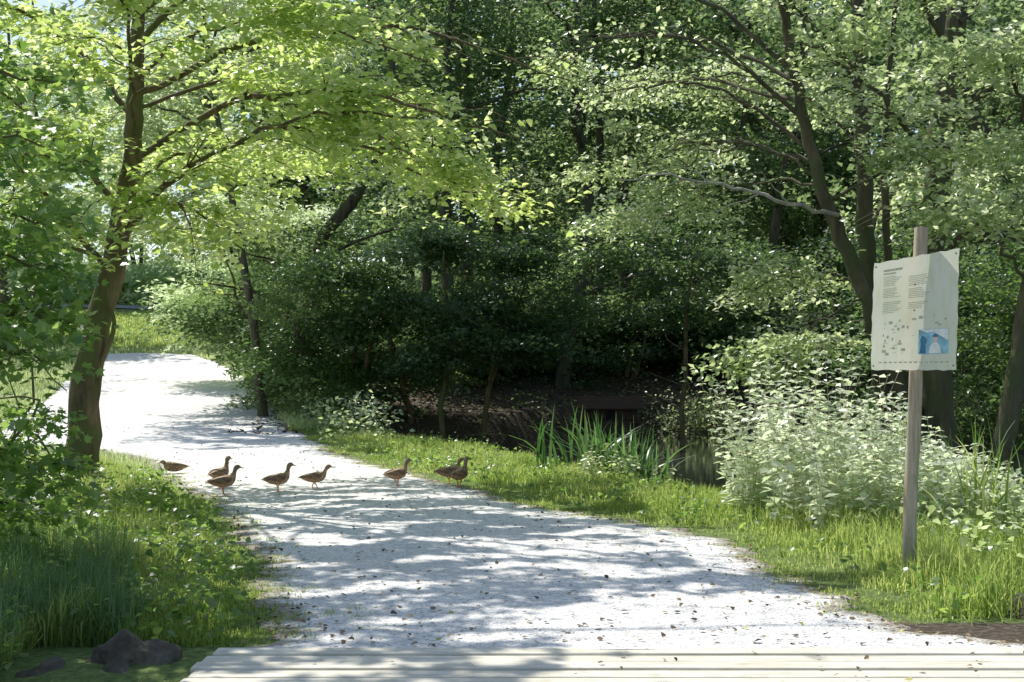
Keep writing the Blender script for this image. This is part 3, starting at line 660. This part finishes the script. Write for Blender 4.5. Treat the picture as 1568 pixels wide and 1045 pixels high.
root=empty('reed_bed')
def reeds(name,X,Y,h,w,mat,lean):
    n=len(X); nb=7; b=rng.uniform(0,2*np.pi,n); L=np.abs(rng.normal(0,lean,n))*h
    hh=h*rng.uniform(.6,1.1,n); Z=np.maximum(H(X,Y),-.35); V=np.zeros((n,nb,2,3)); a=b+np.pi/2+rng.normal(0,.5,n)
    for k in range(nb):
        f=k/(nb-1); ww=w*(1-f**2.2)*.5+.0008
        cx=X+np.cos(b)*L*f**2.2; cy=Y+np.sin(b)*L*f**2.2; cz=Z+hh*(f-.35*(L/h)*f**3)
        V[:,k,0]=np.stack([cx-np.cos(a)*ww,cy-np.sin(a)*ww,cz],1); V[:,k,1]=np.stack([cx+np.cos(a)*ww,cy+np.sin(a)*ww,cz],1)
    tf=np.array([(2*k,2*k+1,2*k+3,2*k+2) for k in range(nb-1)]); F=(tf[None]+(np.arange(n)*2*nb)[:,None,None]).reshape(-1,4)
    mesh_np(name,V.reshape(-1,3),F,mat,var=np.repeat(rng.random(n),2*nb),parent=root)
cx=rng.uniform(.5,2.0,26); cy=21.9-(cx-.5)*1.1+rng.normal(0,.35,26)
i=rng.integers(0,26,230); reeds('iris_leaves',cx[i]+rng.normal(0,.09,230),cy[i]+rng.normal(0,.09,230),1.08,.045,M_reed,.6)
X=rng.normal(4.25,.16,26);Y=rng.normal(12.9,.2,26); reeds('tall_reed_leaves',X,Y,1.15,.03,M_grass,.3)
X=rng.normal(5.2,.3,40);Y=rng.normal(15.5,.4,40); reeds('bank_reed_leaves',X,Y,1.1,.03,M_reed,.4)

def litter(name,X,Y,dz,s0,s1):
    n=len(X); P=np.stack([X,Y,H(X,Y)+dz],1); Nn=rng.normal(0,.3,(n,3))+np.array([0,0,1.]); Nn/=np.linalg.norm(Nn,axis=1,keepdims=True)
    leaf_mesh(name,P,Nn,rng.normal(0,1,(n,3)),rng.uniform(s0,s1,n),rng.random(n),M_litleaf,T_mid,None)
n=1500; Y=8.0+24*rng.random(n)**1.6; X=XL(Y)+(XR(Y)-XL(Y))*rng.random(n); litter('fallen_leaves',X,Y,.041,.012,.05)
n=1100; Y=8.3+20*rng.random(n)**1.4; e=np.abs(rng.normal(0,.2,n)); X=np.where(rng.random(n)<.5,XL(Y)+e,XR(Y)-e); litter('edge_debris',X,Y,.028,.012,.045)
Y=rng.uniform(29,46,9000); X=rng.uniform(-6,10,9000); m=poly_sd(X,Y,POND)>0; litter('leaf_litter',X[m],Y[m],.02,.06,.14)
n=34; Y=rng.uniform(6.9,7.9,n); X=rng.uniform(-1.5,3.4,n)
P=np.stack([X,Y,np.full(n,.045)],1); Nn=rng.normal(0,.3,(n,3))+np.array([0,0,1.]); Nn/=np.linalg.norm(Nn,axis=1,keepdims=True)
leaf_mesh('deck_leaves',P,Nn,rng.normal(0,1,(n,3)),rng.uniform(.02,.05,n),rng.random(n),M_litleaf,T_mid,None)

# ------------------------------------------------------------ sign
root=empty('information_sign')
W=Wood(); base=Hs(3.03,10.9)
W.tube(smooth_pts([(3.03,10.9,base-.2),(3.06,10.9,.8),(3.10,10.9,1.7),(3.14,10.9,2.66)],5),.055,.048,14)
W.done('post',M_post,root)
V=[(3.14+.046*math.cos(2*math.pi*k/14),10.9+.046*math.sin(2*math.pi*k/14),2.658) for k in range(14)]
mesh_py('post_top',V,[tuple(range(14))],M_post,parent=root)
yaw=math.radians(-32); cy_,sy_=math.cos(yaw),math.sin(yaw); lean=.035
def BP(u,v,off=0):
    zz=1.565+v*(1.03+ .11*(u+.33)/.66); y=-.066-off-.012*math.sin(u*5)-.006*math.sin(v*9+u*4)
    lx=u+lean*v
    return (3.09+lx*cy_-y*sy_*1.0, 10.9+lx*sy_+y*cy_, zz)
def sheet(name,u0,u1,v0,v1,off,mat,nu=8,nv=8,thick=0):
    def e(i,n,s): return .004*math.sin(i*2.3+s)
    V=[BP(u0+(u1-u0)*i/nu+(e(j,nv,1) if i in(0,nu) else 0),v0+(v1-v0)*j/nv+(e(i,nu,2) if j in(0,nv) else 0),off) for j in range(nv+1) for i in range(nu+1)]
    Fq=[(j*(nu+1)+i,j*(nu+1)+i+1,(j+1)*(nu+1)+i+1,(j+1)*(nu+1)+i) for j in range(nv) for i in range(nu)]
    o=mesh_py(name,V,Fq,mat,parent=root)
    return o
sheet('board',-.33,.33,0,.80,0,M_board,14,14)
def prints(name,rects,mat,off):
    V=[];Fq=[]
    for u0,u1,v0,v1 in rects:
        b=len(V)
        for i in range(5):
            u=u0+(u1-u0)*i/4; V.append(BP(u,v0,off)); V.append(BP(u,v1,off))
        for i in range(4): Fq.append((b+2*i,b+2*i+2,b+2*i+3,b+2*i+1))
    mesh_py(name,V,Fq,mat,parent=root)
R=[(-.25,-.10,.722,.738),(-.25,-.15,.70,.712)]
for j in range(22):
    vv=.68-j*.0125
    if j in(6,13,14): continue
    R.append((-.25,-.25+rng.uniform(.09,.15),vv,vv+.005)); 
    if j<19: R.append((-.05,-.05+rng.uniform(.10,.17),vv-.02,vv-.015))
for j in range(60):
    u=rng.uniform(-.25,.24); vv=rng.uniform(.09,.37)
    if u>0 and vv<.3: continue
    R.append((u,u+rng.uniform(.008,.035),vv,vv+rng.choice([.004,.012,.02])))
for j in range(14): R.append((-.27+j*.04,-.245+j*.04,.05,.06))
prints('printed_text',R,M_text,.004)
prints('blue_picture',[(.04,.27,.11,.28)],M_blue,.004)
def poly(name,pts,mat,off): mesh_py(name,[BP(u,v,off) for u,v in pts],[tuple(range(len(pts)))],mat,parent=root)
poly('picture_figure_dark',[(.05,.115),(.10,.115),(.095,.17),(.105,.2),(.09,.225),(.07,.24),(.055,.21),(.06,.17)],M_blue2,.007)
poly('picture_person_body',[(.125,.115),(.215,.115),(.21,.16),(.185,.19),(.155,.19),(.13,.16)],M_pale,.007)
poly('picture_person_head',[(.17+.02*math.cos(a),.215+.027*math.sin(a)) for a in np.linspace(0,2*math.pi,11)[:-1]],M_skin,.0075)
poly('picture_person_hair',[(.17+.023*math.cos(a),.222+.026*math.sin(a)) for a in np.linspace(.1,math.pi-.1,8)],M_blue2,.0082)
poly('picture_sky',[(.11,.255),(.15,.262),(.268,.20),(.268,.278),(.05,.278)],M_pale,.0062)
V=[]; Fq=[]
for (u,v) in ((-.31,.77),(.31,.77),(-.31,.03),(.31,.03),(.0,.6),(.0,.42)):
    c=BP(u,v,.006); b=len(V)
    V+= [(c[0]+.008*math.cos(a)*cy_,c[1]+.008*math.cos(a)*sy_,c[2]+.008*math.sin(a)) for a in np.linspace(0,2*math.pi,9)[:-1]]
    Fq.append(tuple(range(b,b+8)))
mesh_py('screws',V,Fq,M_edge,parent=root)

# ------------------------------------------------------------ ducks
def mottled():
    t=NT('duck_plumage'); n1=t.noise(38,5,scl=(1,1.6,1.6)); n2=t.noise(7,2)
    c=t.ramp(n1,[(.38,(.10,.055,.028)),(.52,(.42,.25,.13)),(.68,(.74,.53,.32))])
    c=t.mix(t.ramp(n2,[(.4,(0,0,0)),(.65,(.4,.4,.4))]),c,(.2,.11,.055))
    p=t.n('ShaderNodeBsdfPrincipled'); t.l(c,p.inputs['Base Color']); p.inputs['Roughness'].default_value=.7
    t.l(p.outputs[0],t.out.inputs[0]); return t.m
M_pl=mottled(); M_wing=plain('duck_wing',(.22,.13,.07),.6,.7,30); M_bill=plain('duck_bill',(.4,.24,.07),.4,.2); M_leg=plain('duck_leg',(.65,.25,.05),.5,.1)
M_eye=plain('duck_eye',(.01,.01,.01),.2); M_headc=plain('duck_head',(.30,.20,.12),.7,.35,50)
def loft(V,Fq,I,secs,mi,seg=12):
    P=np.array([(s[0],s[1],s[2]) for s in secs]); T=np.gradient(P,axis=0); b=len(V)
    for i,s in enumerate(secs):
        t_=T[i]/np.linalg.norm(T[i]); lat=np.array([0,1,0]); up=np.cross(t_,lat)*-1
        up/=np.linalg.norm(up)
        for k in range(seg):
            a=2*math.pi*k/seg; V.append(P[i]+lat*s[3]*math.cos(a)+up*s[4]*math.sin(a))
    for i in range(len(secs)-1):
        for k in range(seg):
            c=(k+1)%seg; Fq.append((b+i*seg+k,b+i*seg+c,b+(i+1)*seg+c,b+(i+1)*seg+k)); I.append(mi(i) if callable(mi) else mi)
    Fq.append(tuple(b+k for k in range(seg))); I.append(mi(0) if callable(mi) else mi)
    Fq.append(tuple(b+(len(secs)-1)*seg+k for k in reversed(range(seg)))); I.append(mi(len(secs)-2) if callable(mi) else mi)
def duck(x,y,yaw,s=.82,hx=0,hz=0,sit=False,stride=.02):
    V=[];Fq=[];I=[]; dz=-.085 if sit else 0
    secs=[(-.275,0,.185,.012,.006),(-.235,0,.182,.035,.014),(-.19,0,.18,.05,.034),(-.13,0,.175,.07,.058),(-.05,0,.175,.086,.078),(.03,0,.182,.09,.085),(.085,0,.198,.08,.082),
          (.12,0,.225,.06,.064),(.14+hx*.2,0,.262+hz*.2,.040,.042),(.15+hx*.4,0,.30+hz*.5,.030,.030),(.158+hx*.7,0,.338+hz*.8,.028,.029),
          (.168+hx,0,.368+hz,.033,.035),(.186+hx,0,.386+hz,.036,.037),(.210+hx,0,.39+hz,.031,.031),(.228+hx,0,.385+hz,.019,.019),
          (.240+hx,0,.38+hz,.015,.011),(.263+hx,0,.373+hz,.016,.007),(.286+hx,0,.368+hz,.013,.005),(.292+hx,0,.367+hz,.006,.003)]
    loft(V,Fq,I,secs,lambda i:0 if i<10 else (4 if i<14 else 2),14)
    for sg in (1,-1):
        ws=[(-.24,sg*.022,.196,.008,.006),(-.19,sg*.045,.198,.012,.02),(-.11,sg*.068,.198,.014,.042),(-.02,sg*.083,.200,.014,.052),(.05,sg*.085,.205,.012,.045),(.09,sg*.072,.212,.006,.02)]
        loft(V,Fq,I,ws,1,10)
        if not sit:
            fx=-.005+sg*stride
            loft(V,Fq,I,[(-.02,sg*.04,.12,.02,.022),(-.012,sg*.04,.09,.011,.011),(fx-.005,sg*.042,.05,.007,.007),(fx,sg*.044,.006,.007,.007)],3,8)
            b=len(V); V+=[np.array(p) for p in [(fx-.015,sg*.044,.004),(fx+.05,sg*.044-.03,.003),(fx+.058,sg*.044,.004),(fx+.05,sg*.044+.03,.003),(fx,sg*.044,.014)]]
            for q in ((0,1,4),(1,2,4),(2,3,4),(3,0,4)): Fq.append(tuple(b+k for k in q)); I.append(3)
        b=len(V); ex=np.array([.200+hx,sg*.034,.394+hz])
        V+=[ex+np.array(p)*.006 for p in [(1,0,0),(-1,0,0),(0,1,0),(0,-1,0),(0,0,1),(0,0,-1)]]
        for q in ((0,2,4),(2,1,4),(1,3,4),(3,0,4),(2,0,5),(1,2,5),(3,1,5),(0,3,5)): Fq.append(tuple(b+k for k in q)); I.append(5)
    V=np.array(V); V[:,2]+=dz
    o=mesh_py('mallard_duck',V*s,Fq,[M_pl,M_wing,M_bill,M_leg,M_headc,M_eye],I,smooth=True)
    o.location=(x,y,Hs(x,y)+.030); o.rotation_euler=(0,0,yaw)
r=math.radians
duck(-4.90,20.6,r(200),.85,-.02,-.12,True)
duck(-3.76,18.35,r(64),.88,0,.01)
duck(-3.52,17.4,r(32),.86,.01,-.01)
duck(-2.91,17.75,r(34),.84,.0,.0,stride=.03)
duck(-2.50,18.1,r(18),.80,.02,-.04,stride=-.03)
duck(-1.49,18.5,r(44),.86,.02,-.01)
duck(-.83,18.9,r(28),.85,.01,-.02)
duck(-.68,18.4,r(57),.88,.0,.01,stride=.03)

# ------------------------------------------------------------ world, sun, camera
w=D.worlds.new('World'); scene.world=w; w.use_nodes=True; nt=w.node_tree; nt.nodes.clear()
sk=nt.nodes.new('ShaderNodeTexSky'); sk.sky_type='NISHITA'; sk.sun_disc=False
sk.sun_elevation=math.asin(S[2]); sk.sun_rotation=math.atan2(S[0],S[1])
bg=nt.nodes.new('ShaderNodeBackground'); bg.inputs[1].default_value=.15; ow=nt.nodes.new('ShaderNodeOutputWorld')
nt.links.new(sk.outputs[0],bg.inputs[0]); nt.links.new(bg.outputs[0],ow.inputs[0])
L=D.lights.new('sun','SUN'); L.energy=5; L.angle=r(.53); L.color=(1,.97,.91)
lo=link(D.objects.new('sun',L)); lo.rotation_euler=Vector(S).to_track_quat('Z','Y').to_euler()
cam=D.cameras.new('camera'); cam.lens=50; cam.sensor_width=36; cam.clip_end=1000
co=link(D.objects.new('camera',cam)); co.location=(0,0,1.6); co.rotation_euler=(r(90.986),0,0)
scene.camera=co
scene.view_settings.view_transform='Standard'; scene.view_settings.look='None'; scene.view_settings.exposure=0
